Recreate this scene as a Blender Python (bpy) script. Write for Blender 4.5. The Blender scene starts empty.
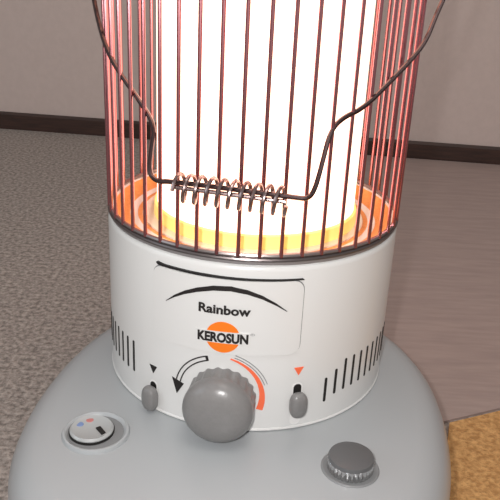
import bpy, bmesh, math, random
from mathutils import Vector, Matrix
random.seed(4)
S = bpy.context.scene
C = S.collection
PI = math.pi
R = math.radians
HB = 0.13                      # height of the tank top above the floor

# ------------------------------------------------------------------ camera
FPX, CD, CH = 724.4, 0.673, 0.3983 + HB
PITCH, ROLL = 0.3966, 0.0489
cp, sp = math.cos(PITCH), math.sin(PITCH)
FW = Vector((-0.0016 * cp, cp, -sp)).normalized()
RT = Vector((1, 0.0016, 0)).normalized()
UP = RT.cross(FW)
RT2 = RT * math.cos(ROLL) + UP * math.sin(ROLL)
UP2 = -RT * math.sin(ROLL) + UP * math.cos(ROLL)
CAM = Vector((0, -CD, CH))
cd = bpy.data.cameras.new('camera')
cam = bpy.data.objects.new('camera', cd); C.objects.link(cam)
cd.sensor_width = 36; cd.lens = FPX / 500 * 36; cd.clip_start = 0.02
cam.matrix_world = Matrix(((RT2.x, UP2.x, -FW.x, CAM.x), (RT2.y, UP2.y, -FW.y, CAM.y), (RT2.z, UP2.z, -FW.z, CAM.z), (0, 0, 0, 1)))
S.camera = cam
def ray(x, y): return FW + RT2 * ((x - 250) / FPX) - UP2 * ((y - 250) / FPX)
def on_z(x, y, z):
    d = ray(x, y); return CAM + d * ((z - CAM.z) / d.z)
def on_plane(x, y, p, n):
    d = ray(x, y); return CAM + d * ((p - CAM).dot(n) / d.dot(n))

# ------------------------------------------------------------------ world, lights, exposure
w = bpy.data.worlds.new('world'); S.world = w; w.use_nodes = True
w.node_tree.nodes['Background'].inputs[0].default_value = (1.0, 0.97, 0.95, 1)
w.node_tree.nodes['Background'].inputs[1].default_value = 0.38
def area(name, loc, target, size, energy, col):
    l = bpy.data.lights.new(name, 'AREA'); l.size = size; l.energy = energy; l.color = col; l.shape = 'DISK'
    o = bpy.data.objects.new(name, l); C.objects.link(o); o.location = loc
    o.rotation_euler = (Vector(target) - Vector(loc)).to_track_quat('-Z', 'Y').to_euler(); return o
area('camera_flash', CAM + UP * 0.025 - RT * 0.04 - FW * 0.02, (0, 0.2, 0.2), 0.02, 3.6, (1.0, 0.98, 0.97))
area('overhead_fill', (0.3, -0.5, 2.35), (0, 0.3, 0), 0.9, 9, (1.0, 0.93, 0.86))  # unseen soft fill added overhead to lift the room light
area('cool_fill', (-2.2, -0.9, 1.3), (0, 0, 0.2), 1.2, 7, (0.75, 0.9, 1.0))  # unseen cool fill added at left to tint that side bluish
S.view_settings.view_transform = 'Standard'
S.view_settings.look = 'None'
S.view_settings.exposure = 0.0
S.view_settings.gamma = 1.0
S.view_settings.use_curve_mapping = False

# ------------------------------------------------------------------ materials
def lin(c): return tuple(((v / 255) / 12.92 if v / 255 <= 0.04045 else ((v / 255 + 0.055) / 1.055) ** 2.4) for v in c) + (1,)
def mat(name, rgb, rough=0.5, metal=0.0, emis=None, estr=0, coat=0, noise=None):
    m = bpy.data.materials.new(name); m.use_nodes = True
    nt = m.node_tree; b = nt.nodes['Principled BSDF']
    b.inputs['Base Color'].default_value = lin(rgb); b.inputs['Roughness'].default_value = rough; b.inputs['Metallic'].default_value = metal
    if coat: b.inputs['Coat Weight'].default_value = coat; b.inputs['Coat Roughness'].default_value = 0.12
    if emis: b.inputs['Emission Color'].default_value = lin(emis); b.inputs['Emission Strength'].default_value = estr
    if noise:                                          # (scale, second colour, bump strength, stretch)
        tc = nt.nodes.new('ShaderNodeTexCoord'); mp = nt.nodes.new('ShaderNodeMapping'); nz = nt.nodes.new('ShaderNodeTexNoise')
        mp.inputs['Scale'].default_value = noise[3] if len(noise) > 3 else (1, 1, 1)
        nz.inputs['Scale'].default_value = noise[0]; nz.inputs['Detail'].default_value = 3.0; nz.inputs['Roughness'].default_value = 0.65
        cr = nt.nodes.new('ShaderNodeValToRGB'); cr.color_ramp.elements[0].color = lin(noise[1]); cr.color_ramp.elements[1].color = lin(rgb)
        cr.color_ramp.elements[0].position = 0.36; cr.color_ramp.elements[1].position = 0.66
        nt.links.new(tc.outputs['Object'], mp.inputs[0]); nt.links.new(mp.outputs[0], nz.inputs['Vector'])
        nt.links.new(nz.outputs['Fac'], cr.inputs[0]); nt.links.new(cr.outputs[0], b.inputs['Base Color'])
        if noise[2]:
            bp = nt.nodes.new('ShaderNodeBump'); bp.inputs['Strength'].default_value = noise[2]; bp.inputs['Distance'].default_value = 0.004
            nt.links.new(nz.outputs['Fac'], bp.inputs['Height']); nt.links.new(bp.outputs[0], b.inputs['Normal'])
    return m
M = dict(
    wall=mat('wall_paint', (212, 195, 188), 0.8, noise=(60, (208, 191, 184), 0.05)),
    base=mat('dark_wood', (70, 46, 38), 0.5, noise=(12, (52, 34, 28), 0.05, (1, 12, 12))),
    carpet=mat('grey_carpet', (186, 174, 166), 0.95, noise=(135, (122, 113, 107), 0.8)),
    mat_=mat('smooth_mat', (172, 152, 145), 0.6, noise=(9, (160, 141, 135), 0.03, (1, 7, 1))),
    rug=mat('tan_rug', (222, 172, 112), 0.95, noise=(150, (178, 130, 78), 0.9)),
    enamel=mat('white_enamel', (216, 215, 213), 0.32, coat=0.35),
    tank=mat('grey_enamel', (166, 169, 171), 0.36, coat=0.3),
    seam=mat('dark_gap', (22, 19, 18), 0.6),
    black=mat('black_print', (24, 18, 17), 0.55),
    orange=mat('orange_print', (240, 120, 18), 0.5),
    redorange=mat('red_orange_print', (245, 110, 70), 0.5),
    white=mat('white_print', (228, 226, 224), 0.45),
    knob=mat('grey_plastic', (126, 124, 123), 0.3, noise=(260, (122, 120, 119), 0.05)),
    wire=mat('glow_tinted_steel', (192, 130, 136), 0.25, 1.0),  # red glow of the chimney put into the wire colour
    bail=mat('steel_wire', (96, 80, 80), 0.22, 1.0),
    ring=mat('ring_steel', (150, 140, 138), 0.3, 0.9),
    dish=mat('glow_tinted_dish', (240, 172, 104), 0.4, 0.45, noise=(300, (228, 156, 90), 0.05)),  # orange chimney glow put into the dish colour
    spring=mat('spring_steel', (158, 138, 136), 0.25, 1.0),
    dark_ring=mat('dark_ring_steel', (112, 104, 103), 0.35, 0.9),
    collar=mat('collar_steel', (150, 146, 146), 0.45, 0.5),
    deck=mat('burner_deck_steel', (232, 226, 214), 0.4, 0.2),
    foot_glow=mat('glowing_chimney_foot', (245, 220, 140), 0.4, emis=(255, 205, 95), estr=0.5),  # yellow glow at the chimney foot, put in as colour and emission
    glow=mat('glowing_chimney', (255, 240, 230), 0.3, emis=(255, 200, 172), estr=3.0),
    chrome=mat('chrome', (200, 200, 200), 0.12, 1.0),
    capm=mat('dark_cap', (92, 92, 93), 0.35),
    well=mat('recess_grey', (128, 129, 130), 0.4),  # grey with recess shade put in; also colours the seam and print
    gface=mat('gauge_face', (168, 170, 170), 0.3, coat=0.5),
    red=mat('gauge_red', (188, 120, 116), 0.4), blue=mat('gauge_blue', (118, 138, 180), 0.4),
)

# ------------------------------------------------------------------ mesh helpers
def obj(name, bm, m, parent=None, smooth=35):
    me = bpy.data.meshes.new(name); bmesh.ops.recalc_face_normals(bm, faces=bm.faces); bm.to_mesh(me); bm.free()
    me.materials.append(M[m])
    if smooth:
        me.shade_smooth(); me.set_sharp_from_angle(angle=R(smooth))
    o = bpy.data.objects.new(name, me); C.objects.link(o)
    if parent: o.parent = parent
    return o
def tag(o, label, cat, group=None):
    o['label'] = label; o['category'] = cat
    if group: o['group'] = group
def lathe(prof, n=96, close=False, cx=0, cy=0):
    bm = bmesh.new(); rows = []
    for r, z in prof:
        if r < 1e-6: rows.append([bm.verts.new((cx, cy, z))])
        else: rows.append([bm.verts.new((cx + r * math.sin(2 * PI * i / n), cy - r * math.cos(2 * PI * i / n), z)) for i in range(n)])
    seq = list(zip(rows, rows[1:])) + ([(rows[-1], rows[0])] if close else [])
    for a, b in seq:
        for i in range(n):
            j = (i + 1) % n
            if len(a) == 1: bm.faces.new((a[0], b[i], b[j]))
            elif len(b) == 1: bm.faces.new((a[i], a[j], b[0]))
            else: bm.faces.new((a[i], a[j], b[j], b[i]))
    return bm
def tube(pts, r, n=8, closed=False, bm=None):
    bm = bm or bmesh.new(); pts = [Vector(p) for p in pts]; rows = []; N = len(pts)
    up = None
    for k, p in enumerate(pts):
        a = pts[(k - 1) % N] if (closed or k > 0) else p; b = pts[(k + 1) % N] if (closed or k < N - 1) else p
        t = (b - a).normalized()
        if up is None:
            up = Vector((0, 0, 1)) if abs(t.z) < 0.9 else Vector((1, 0, 0))
        s = t.cross(up).normalized(); up = s.cross(t).normalized()
        rows.append([bm.verts.new(p + s * (r * math.cos(2 * PI * i / n)) + up * (r * math.sin(2 * PI * i / n))) for i in range(n)])
    for k in range(N if closed else N - 1):
        a, b = rows[k], rows[(k + 1) % N]
        for i in range(n): bm.faces.new((a[i], a[(i + 1) % n], b[(i + 1) % n], b[i]))
    if not closed:
        bm.faces.new(rows[0]); bm.faces.new(rows[-1])
    return bm
def box(x0, x1, y0, y1, z0, z1, bm=None):
    bm = bm or bmesh.new()
    v = [bm.verts.new((x, y, z)) for z in (z0, z1) for (x, y) in ((x0, y0), (x1, y0), (x1, y1), (x0, y1))]
    for f in ((0, 1, 2, 3), (4, 5, 6, 7), (0, 1, 5, 4), (1, 2, 6, 5), (2, 3, 7, 6), (3, 0, 4, 7)): bm.faces.new([v[i] for i in f])
    return bm
FRONT = R(-8.3)                # the heater's face is turned a little to the left
RD = 0.14
def cyl(thw, z, r):            # angle as seen from the camera side (degrees), height above tank top -> heater-local point
    a = R(thw) - FRONT
    return Vector((r * math.sin(a), -r * math.cos(a), z + HB))
def wrap_poly(loop, r0, r1, sub=0.004):   # loop of (arc angle deg, z): a thin plate curved round the drum
    bm = bmesh.new()
    vs = [bm.verts.new((R(t) * RD, z, 0)) for t, z in loop]
    bm.faces.new(vs)
    xs = [v.co.x for v in vs]; x = min(xs) + sub
    while x < max(xs) - 1e-5:              # slice so that it can bend
        g = bm.verts[:] + bm.edges[:] + bm.faces[:]
        bmesh.ops.bisect_plane(bm, geom=g, plane_co=(x, 0, 0), plane_no=(1, 0, 0), dist=1e-7); x += sub
    ret = bmesh.ops.extrude_face_region(bm, geom=bm.faces[:])
    top = {v for v in ret['geom'] if isinstance(v, bmesh.types.BMVert)}
    for v in bm.verts:
        v.co = cyl(math.degrees(v.co.x / RD), v.co.y, r1 if v in top else r0)
    return bm
def rrect(t0, t1, z0, z1, rad, n=6):       # rounded rectangle in (deg, z)
    k = math.degrees(1 / RD); out = []
    for ct, cz, a0 in ((t1 - rad * k, z1 - rad, 0), (t0 + rad * k, z1 - rad, 90), (t0 + rad * k, z0 + rad, 180), (t1 - rad * k, z0 + rad, 270)):
        for i in range(n + 1):
            a = R(a0 + 90 * i / n); out.append((ct + rad * k * math.cos(a), cz + rad * math.sin(a)))
    return out
def text_on_drum(name, s, t0, t1, z0, h, m, parent, bold, r=RD + 0.0022, tilt=0.0, shear=0.0):
    cu = bpy.data.curves.new(name, 'FONT'); cu.body = s; cu.size = 1; cu.offset = bold; cu.resolution_u = 3; cu.shear = shear
    o = bpy.data.objects.new(name + '_source', cu); C.objects.link(o)
    dg = bpy.context.evaluated_depsgraph_get(); me = bpy.data.meshes.new_from_object(o.evaluated_get(dg))
    bpy.data.objects.remove(o)
    xs = [v.co.x for v in me.vertices]; ys = [v.co.y for v in me.vertices]
    x0, x1, y0, y1 = min(xs), max(xs), min(ys), max(ys)
    for v in me.vertices:
        u = (v.co.x - x0) / (x1 - x0); q = (v.co.y - y0) / (y1 - y0)
        v.co = cyl(t0 + (t1 - t0) * u, z0 + h * q + tilt * u, r)
    bm = bmesh.new(); bm.from_mesh(me); bpy.data.meshes.remove(me)
    bmesh.ops.triangulate(bm, faces=bm.faces[:])
    return obj(name, bm, m, parent, 0)

# ------------------------------------------------------------------ the room
def struct(o): o['kind'] = 'structure'; return o
struct(obj('floor', box(-3.2, 3.2, -2.2, 2.4, -0.05, 0), 'carpet', None, 0))
A = on_z(0, 129, 0); B = on_z(500, 166, 0); wd = (B - A).normalized(); wn = Vector((-wd.y, wd.x, 0))
mid = on_z(250, 147, 0)
wm = Matrix(((wd.x, wn.x, 0, mid.x), (wd.y, wn.y, 0, mid.y), (0, 0, 1, 0), (0, 0, 0, 1)))
o = struct(obj('wall_back', box(-3, 3, 0.012, 0.12, 0, 2.4), 'wall', None, 0)); o.matrix_world = wm
BH = 0.049
bm = bmesh.new()
pr = [(0.012, 0), (0, 0), (0, BH - 0.006), (0.004, BH), (0.012, BH)]
ends = [[bm.verts.new((x, y, z)) for y, z in pr] for x in (-3, 3)]
for i in range(5): bm.faces.new((ends[0][i], ends[0][(i + 1) % 5], ends[1][(i + 1) % 5], ends[1][i]))
bm.faces.new(ends[0]); bm.faces.new(ends[1])
o = struct(obj('baseboard_back', bm, 'base', None, 0)); o.matrix_world = wm
def slab(name, quad, th, m):
    bm = bmesh.new(); lo = [bm.verts.new((x, y, 0)) for x, y in quad]; hi = [bm.verts.new((x, y, th)) for x, y in quad]
    bm.faces.new(lo); bm.faces.new(hi)
    for i in range(len(quad)):
        j = (i + 1) % len(quad); bm.faces.new((lo[i], lo[j], hi[j], hi[i]))
    return obj(name, bm, m, None, 0)
e0 = on_z(440, 424, 0); e1 = on_z(520, 405, 0); ed = (e1 - e0).normalized()
q0 = e0 - ed * 0.12; q1 = e0 + ed * 1.6
bk0 = mid + wd * 0.05 - wn * 0.004; bk1 = mid + wd * 1.9 - wn * 0.004
fm = slab('floor_mat', [(q0.x, q0.y), (q1.x, q1.y), (bk1.x, bk1.y), (bk0.x, bk0.y)], 0.003, 'mat_')
tag(fm, 'smooth grey-brown floor mat stretching from the heater to the wall', 'mat')
ns = Vector((ed.y, -ed.x, 0)); g = 0.004
a0 = on_z(447, 424, 0) + ns * g; a1 = a0 + ed * 1.3
r1 = on_z(441, 500, 0)
rg = slab('rug', [(a0.x, a0.y), (a1.x, a1.y), (a1.x + ns.x * 0.8, a1.y + ns.y * 0.8), (r1.x - 0.01, a0.y - 0.75), (r1.x, r1.y)], 0.005, 'rug')
tag(rg, 'orange-tan pile rug at the lower right beside the tank', 'rug')

# ------------------------------------------------------------------ the heater
H = bpy.data.objects.new('kerosene_heater', None); C.objects.link(H); H.rotation_euler.z = FRONT
tag(H, 'white cylindrical kerosene heater with glowing chimney inside a wire guard', 'heater')

# tank (rounded base)
CX, CY, HX, HY, EX = 0.010, -0.085, 0.196, 0.240, 2.25
def supr(k, n=112, grow=0.0):
    out = []
    for i in range(n):
        t = 2 * PI * i / n; c, s = math.cos(t), math.sin(t)
        out.append((CX + (HX + grow) * math.copysign(abs(c) ** (2 / EX), c) * k, CY + (HY + grow) * math.copysign(abs(s) ** (2 / EX), s) * k))
    return out
bm = bmesh.new(); rows = []
for grow, z in ((-0.006, 0.011), (0.001, 0.014), (0.004, 0.020), (0.004, 0.09), (0.003, 0.103), (-0.002, 0.114), (-0.009, 0.122), (-0.018, 0.1275), (-0.03, 0.13)):
    rows.append([bm.verts.new((x, y, z)) for x, y in supr(1, grow=grow)])
for a, b in zip(rows, rows[1:]):
    for i in range(112): bm.faces.new((a[i], a[(i + 1) % 112], b[(i + 1) % 112], b[i]))
bm.faces.new(rows[0]); bm.faces.new(rows[-1])
obj('tank', bm, 'tank', H, 50)
for sx in (-1, 1):
    for sy in (-1, 1): obj('foot', lathe([(0, 0), (0.014, 0), (0.014, 0.013), (0, 0.013)], 20, cx=CX + sx * 0.11, cy=CY + sy * 0.13), 'seam', H)

# drum
drum = obj('drum', lathe([(0.09, 0.001 + HB), (0.1407, 0.001 + HB), (0.1409, 0.0018 + HB), (0.1406, 0.0026 + HB), (RD, 0.0032 + HB), (RD, 0.1555 + HB),
     (0.1393, 0.1590 + HB), (0.1382, 0.1603 + HB), (0.1372, 0.1605 + HB), (0.1368, 0.1612 + HB), (0.1372, 0.1622 + HB), (0.1374, 0.1655 + HB), (0.1360, 0.1675 + HB), (0.1335, 0.1672 + HB), (0.1328, 0.160 + HB), (0.09, 0.155 + HB)], 160, close=True), 'enamel', H, 40)
# front panel with its dark seam
pn = obj('front_panel', wrap_poly(rrect(-35.3, 18.7, 0.0785, 0.1480, 0.009), RD - 0.002, RD + 0.0016), 'enamel', H, 40)
obj('panel_seam', wrap_poly(rrect(-35.7, 19.1, 0.0780, 0.1486, 0.0095), RD - 0.002, RD + 0.0004), 'well', pn, 40)
obj('finger_slot', wrap_poly([(-33.0, 0.1488), (18.6, 0.1486), (18.2, 0.1496), (-15, 0.1505), (-31, 0.1507), (-33.6, 0.1516), (-34.0, 0.1506)], RD - 0.002, RD + 0.0019), 'seam', pn, 40)  # shadow in the gap above the panel, put in as a dark strip
# black arc printed on the panel
ctr = [(-29.6, .1178), (-26.2, .1245), (-22.3, .1303), (-17.6, .1353), (-12.0, .1392), (-6.0, .1404), (-0.4, .1383), (4.6, .1340), (9.3, .1276), (13.2, .1208)]
hi, lo = [], []
for k, (t, z) in enumerate(ctr):
    wgt = 0.0022 * math.sin(PI * (k + 0.25) / (len(ctr) - 0.5)) ** 0.8
    hi.append((t, z + wgt)); lo.append((t, z - wgt))
obj('arc_print', wrap_poly(hi + lo[::-1], RD + 0.001, RD + 0.0021), 'black', pn, 0)
text_on_drum('model_lettering', 'Rainbow', -16.9, 1.0, 0.1160, 0.0088, 'black', pn, 0.035)
# brand mark: orange disc, white band, lettering
def disc(tc, zc, r, n=40): return [(tc + math.degrees(r * math.cos(2 * PI * i / n) / RD), zc + r * math.sin(2 * PI * i / n)) for i in range(n)]
LT, LZ = -8.2, 0.0945
dk = obj('brand_disc', wrap_poly(disc(LT, LZ, 0.0146), RD + 0.001, RD + 0.0020), 'orange', pn, 0)
obj('white_band', wrap_poly([(LT - 9.6, LZ - 0.0058), (LT + 9.4, LZ - 0.0050), (LT + 9.4, LZ + 0.0058), (LT - 9.6, LZ + 0.0050)], RD + 0.001, RD + 0.0023), 'enamel', dk, 0)
text_on_drum('brand_lettering', 'KEROSUN', -17.0, 0.6, LZ - 0.0052, 0.0096, 'black', pn, 0.05, r=RD + 0.0026, tilt=0.0006)
text_on_drum('registered_mark', '®', 1.2, 2.7, LZ + 0.0035, 0.0024, 'well', pn, 0.0, r=RD + 0.0022)

# dial and knob
DT, DZ = -9.3, 0.034
def dial_pt(a, r): return (DT + math.degrees(r * math.sin(R(a)) / RD), DZ + r * math.cos(R(a)))
def arc_band(a0, a1, r0, r1, n=16, taper=False):
    out = [dial_pt(a0 + (a1 - a0) * i / n, r1) for i in range(n + 1)]
    return out + [dial_pt(a0 + (a1 - a0) * i / n, r0 if not taper else r1 - (r1 - r0) * (1.25 - i / n) / 1.25) for i in range(n, -1, -1)]
for r0, r1 in ((0.0358, 0.0369), (0.0399, 0.0410)):
    obj('dial_arc', wrap_poly(arc_band(-84, -16, r0, r1), RD - 0.001, RD + 0.0005), 'black', H, 0)
obj('dial_arc', wrap_poly(arc_band(-18, -14.5, 0.0360, 0.0408, 5), RD - 0.001, RD + 0.00045), 'black', H, 0)
obj('dial_arrow', wrap_poly([dial_pt(-80, 0.0325), dial_pt(-78, 0.0450), dial_pt(-99, 0.0395)], RD - 0.001, RD + 0.0006), 'black', H, 0)
obj('dial_arc', wrap_poly(arc_band(106, 14, 0.0352, 0.0412, taper=True), RD - 0.001, RD + 0.0005), 'redorange', H, 0)
for r0, r1 in ((0.0425, 0.0431), (0.0450, 0.0456)): obj('dial_arc', wrap_poly(arc_band(18, 70, r0, r1), RD - 0.001, RD + 0.0005), 'well', H, 0)
# knob: ribbed grip and smooth domed face, axis pointing out of the drum
n = 144
def knob_rows(spec):
    bm = bmesh.new(); rows = []
    for r, d, rib in spec:
        if r == 0: rows.append([bm.verts.new((0, 0, d))]); continue
        rows.append([bm.verts.new(((r - rib * (0.5 + 0.5 * math.cos(20 * 2 * PI * i / n))) * math.cos(2 * PI * i / n), (r - rib * (0.5 + 0.5 * math.cos(20 * 2 * PI * i / n))) * math.sin(2 * PI * i / n), d)) for i in range(n)])
    for a, b in zip(rows, rows[1:]):
        for i in range(n):
            j = (i + 1) % n
            if len(b) == 1: bm.faces.new((a[i], a[j], b[0]))
            elif len(a) == 1: bm.faces.new((a[0], b[i], b[j]))
            else: bm.faces.new((a[i], a[j], b[j], b[i]))
    return bm
KR = 0.0300
pos = cyl(DT + 1.5, DZ, RD); ax = Vector((pos.x, pos.y, 0)).normalized(); sx = Vector((0, 0, 1)).cross(ax)
KM = Matrix(((sx.x, 0, ax.x, pos.x + ax.x * 0.003), (sx.y, 0, ax.y, pos.y + ax.y * 0.003), (sx.z, 1, ax.z, pos.z), (0, 0, 0, 1)))
grip = obj('knob', knob_rows([(0, -0.006, 0), (KR, -0.006, 0.0016), (KR, 0.0165, 0.0016), (KR - 0.0008, 0.0185, 0.001), (KR - 0.003, 0.0195, 0)]), 'knob', H, 45)
grip.matrix_local = KM
dome = [(KR + 0.0003, 0.0130, 0)] + [((KR + 0.0006) * math.cos(R(a)) ** 0.8, 0.0175 + 0.0150 * math.sin(R(a)), 0) for a in range(0, 90, 9)] + [(0, 0.0325, 0)]
face = obj('knob_face', knob_rows(dome), 'knob', grip, 45)

# thumb levers in slots either side of the knob
for t, tm, dz in ((19.4, 'redorange', 0.0), (-36.2, 'black', -0.0175)):
    sl = obj('lever_slot', wrap_poly(rrect(t - 1.5, t + 1.5, 0.026 + dz, 0.047 + dz, 0.0035), RD - 0.002, RD + 0.0005), 'seam', H, 0)
    obj('slot_rim', wrap_poly(rrect(t - 2.0, t + 2.0, 0.0045, 0.0485 + dz, 0.0045), RD - 0.002, RD + 0.0002), 'white', sl, 0)
    bm = bmesh.new(); bmesh.ops.create_uvsphere(bm, u_segments=28, v_segments=16, radius=1)
    f = lambda q: math.copysign(abs(q) ** 0.75, q)
    for v in bm.verts:
        x, y, z = v.co
        v.co = (f(x) * 0.0080, f(y) * 0.0060, f(z) * 0.0125)
    p = cyl(t, 0.0282 + dz * 0.8, RD + 0.0050); a = R(t) - FRONT
    lv = obj('lever', bm, 'knob', H, 60); lv.matrix_local = Matrix.Translation(p) @ Matrix.Rotation(a, 4, 'Z')
    k = math.degrees(1 / RD)
    obj('lever_mark', wrap_poly([(t - 0.0045 * k, 0.0640 + dz), (t + 0.0045 * k, 0.0640 + dz), (t, 0.0560 + dz)], RD - 0.001, RD + 0.0005), tm, H, 0)
# side vents
for t in [31.2 + 4.5 * i for i in range(11)] + [-47.6 - 4.3 * i for i in range(8)]:
    z0, z1 = (0.022, 0.047) if 30 < t < 34 else (0.027, 0.053) if 30 < t < 39 else (0.028, 0.0605)
    obj('vent_slit', wrap_poly(rrect(t - 0.55, t + 0.55, z0, z1, 0.0011, 3), RD - 0.002, RD + 0.0004), 'seam', drum, 0)

# burner deck, dish, chimney
obj('reflector_dish', lathe([(0.05, 0.157 + HB), (0.104, 0.157 + HB), (0.118, 0.1580 + HB), (0.128, 0.1615 + HB), (0.1330, 0.1668 + HB), (0.1335, 0.1665 + HB), (0.1330, 0.156 + HB), (0.05, 0.154 + HB)], 96, close=True), 'dish', H, 40)
obj('burner_deck', lathe([(0.0, 0.156 + HB), (0.108, 0.156 + HB), (0.107, 0.1585 + HB), (0.0, 0.1590 + HB)], 96), 'deck', H, 40)
obj('chimney_seat', lathe([(0.086, 0.158 + HB), (0.0985, 0.158 + HB), (0.0980, 0.1700 + HB), (0.0962, 0.1712 + HB), (0.086, 0.1712 + HB)], 96, close=True, cx=0.002), 'foot_glow', H, 40)
obj('chimney', lathe([(0.0, 0.164 + HB), (0.0955, 0.164 + HB), (0.0955, 0.46 + HB), (0.0, 0.46 + HB)], 96, cx=0.002), 'glow', H, 40)
GR, GZ, GH = 0.1387, 0.1685 + HB, 0.33
obj('top_plate', lathe([(0, GZ + GH + 0.002), (0.134, GZ + GH + 0.002), (0.140, GZ + GH + 0.005), (0.140, GZ + GH + 0.012), (0.12, GZ + GH + 0.018), (0, GZ + GH + 0.022)], 64), 'enamel', H, 40)

# wire guard
def ring_pts(r, z, n=128): return [(r * math.sin(2 * PI * i / n), -r * math.cos(2 * PI * i / n), z) for i in range(n)]
obj('guard_ring', tube(ring_pts(GR - 0.0012, GZ + 0.0008), 0.0020, 8, True), 'ring', H)
obj('guard_ring', tube(ring_pts(GR - 0.0002, GZ - 0.0026), 0.0019, 8, True), 'dark_ring', H)
obj('guard_collar', lathe([(0.1360, 0.1612 + HB), (0.1381, 0.1612 + HB), (0.1383, 0.1662 + HB), (0.1360, 0.1664 + HB)], 128, close=True), 'collar', H, 40)
obj('guard_ring', tube(ring_pts(GR, GZ + GH), 0.0022, 8, True), 'ring', H)
wire_me = None
NW = 50
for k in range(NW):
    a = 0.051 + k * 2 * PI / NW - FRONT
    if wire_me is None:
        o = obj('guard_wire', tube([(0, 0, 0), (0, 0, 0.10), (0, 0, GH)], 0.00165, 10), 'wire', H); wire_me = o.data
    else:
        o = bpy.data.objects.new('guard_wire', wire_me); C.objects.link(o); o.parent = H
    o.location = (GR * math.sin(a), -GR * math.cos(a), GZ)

# bail handle hanging in front of the guard, with its spring grip
RZ = Matrix.Rotation(FRONT, 4, 'Z'); RI = RZ.inverted()
xax = (RZ @ Vector((1, 0, 0)))
gripc = on_plane(230, 190, RZ @ Vector((0, -0.156, 0)), RZ @ Vector((0, 1, 0)))
PZ = 0.40 + HB
pn_ = xax.cross(gripc - Vector((0, 0, PZ))).normalized()
def bp(x, y): return RI @ on_plane(x, y, gripc, pn_)
def smooth(pts, it=3):
    for _ in range(it):
        q = [pts[0]]
        for a, b in zip(pts, pts[1:]): q += [a * .75 + b * .25, a * .25 + b * .75]
        pts = q + [pts[-1]]
    return pts
rightp = [bp(*q) for q in ((295, 197.5), (308, 199), (315, 190), (323, 160), (330, 132), (342, 118), (364, 108), (392, 80), (413, 58), (426, 41), (435, 18), (443, 0))]
leftp = [bp(*q) for q in ((170, 181), (158, 182), (149, 174), (151, 150), (155, 126), (142, 104), (116, 68), (105, 45), (98, 20), (94, 0))]
def pivot(s): return Vector((s * 0.165, 0, PZ))
ge0, ge1 = bp(170, 181), bp(295, 197.5)
path = list(reversed([*leftp, leftp[-1].lerp(pivot(-1), .6), pivot(-1), Vector((-0.137, 0, PZ))])) + [*rightp, rightp[-1].lerp(pivot(1), .6), pivot(1), Vector((0.137, 0, PZ))]
bail = obj('bail_handle', tube(smooth(path), 0.0020, 8), 'bail', H)
d = ge1 - ge0; u = d.normalized(); s = u.cross(Vector((0, 0, 1))).normalized(); v = s.cross(u)
T = 10; pts = []
for i in range(T * 14 + 1):
    f = i / (T * 14); a = 2 * PI * T * f
    rr = 0.0105
    pts.append(ge0 + d * (0.05 + 0.9 * f) + (s * math.cos(a) + v * math.sin(a)) * rr - v * 0.004)
obj('grip_rod', tube([ge0 + d * 0.04 - v * 0.0044, ge0 + d * 0.93 - v * 0.0044], 0.0018, 8), 'spring', bail)
obj('spring_grip', tube(pts, 0.0016, 8), 'spring', bail)

# fuel gauge and filler cap on the tank top
def loc(x, y): return RI @ on_z(x, y, HB)
gp = loc(96, 433)
gz = HB
gw = obj('gauge_bezel', lathe([(0.0, gz - 0.003), (0.0295, gz - 0.003), (0.0295, gz + 0.0004), (0.0283, gz + 0.0030), (0.0268, gz + 0.0034), (0.0252, gz + 0.0024), (0.0240, gz + 0.0004), (0, gz + 0.0002)], 64, cx=gp.x, cy=gp.y), 'tank', H, 40)
gx, gy = gp.x - 0.004, gp.y + 0.0005
obj('gauge_floor', lathe([(0.0, gz), (0.0246, gz), (0.0246, gz + 0.0007), (0, gz + 0.0007)], 64, cx=gp.x, cy=gp.y), 'well', gw, 40)  # shade of the gauge recess put in as darker grey
obj('gauge_edge_shade', lathe([(0.0, gz), (0.0197, gz), (0.0197, gz + 0.0030), (0, gz + 0.0030)], 64, cx=gx, cy=gy), 'seam', gw, 40)  # dark ring standing in for the shade along the lens edge
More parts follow.
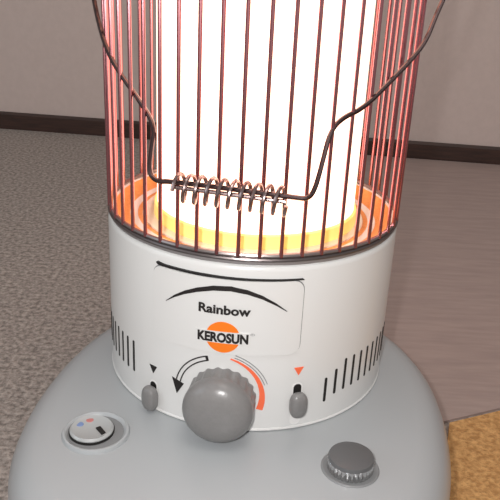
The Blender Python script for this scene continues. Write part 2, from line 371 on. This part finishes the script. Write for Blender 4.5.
gf = obj('gauge_lens', lathe([(0.0, gz), (0.0190, gz), (0.0190, gz + 0.0040), (0.0174, gz + 0.0056), (0.014, gz + 0.0040), (0, gz + 0.0034)], 64, cx=gx, cy=gy), 'gface', gw, 40)
bm = box(-0.0022, 0.0022, -0.0085, 0.003, 0, 0.0012)
nd = obj('needle', bm, 'seam', gw, 0); nd.location = (gx + 0.007, gy + 0.0005, gz + 0.0034); nd.rotation_euler.z = 0.8
for m, ang in (('red', 118), ('blue', 165)):
    bm = lathe([(0, 0), (0.0036, 0), (0.0032, 0.0005), (0, 0.0007)], 20)
    o = obj('gauge_mark', bm, m, gw); o.location = (gx + 0.0125 * math.cos(R(ang)), gy + 0.0125 * math.sin(R(ang)), gz + 0.0036)
cpn = loc(350, 468)
wl = obj('cap_well', lathe([(0.0, gz - 0.003), (0.0245, gz - 0.003), (0.0245, gz + 0.0003), (0.0235, gz + 0.0012), (0.0215, gz + 0.0010), (0.0205, gz + 0.0003), (0, gz + 0.0003)], 64, cx=cpn.x, cy=cpn.y), 'well', H, 40)  # shadow around the cap put into the grey of the well
fc = lathe([(0, gz + 0.0145), (0.013, gz + 0.0143), (0.0185, gz + 0.0128), (0.0192, gz + 0.0112), (0.0192, gz + 0.0095), (0, gz + 0.0095)], 64, cx=cpn.x, cy=cpn.y)
cap = obj('filler_cap', fc, 'capm', H, 40)
n = 96; bm = bmesh.new(); rows = []
for z, r0 in ((gz, 0.0190), (gz + 0.0015, 0.0196), (gz + 0.0095, 0.0196), (gz + 0.0105, 0.0186)):
    rows.append([bm.verts.new((cpn.x + (r0 - 0.0006 * (i % 3 == 0)) * math.cos(2 * PI * i / n), cpn.y + (r0 - 0.0006 * (i % 3 == 0)) * math.sin(2 * PI * i / n), z)) for i in range(n)])
for a, b in zip(rows, rows[1:]):
    for i in range(n): bm.faces.new((a[i], a[(i + 1) % n], b[(i + 1) % n], b[i]))
bm.faces.new(rows[0]); bm.faces.new(rows[-1])
obj('knurled_rim', bm, 'chrome', cap, 20)
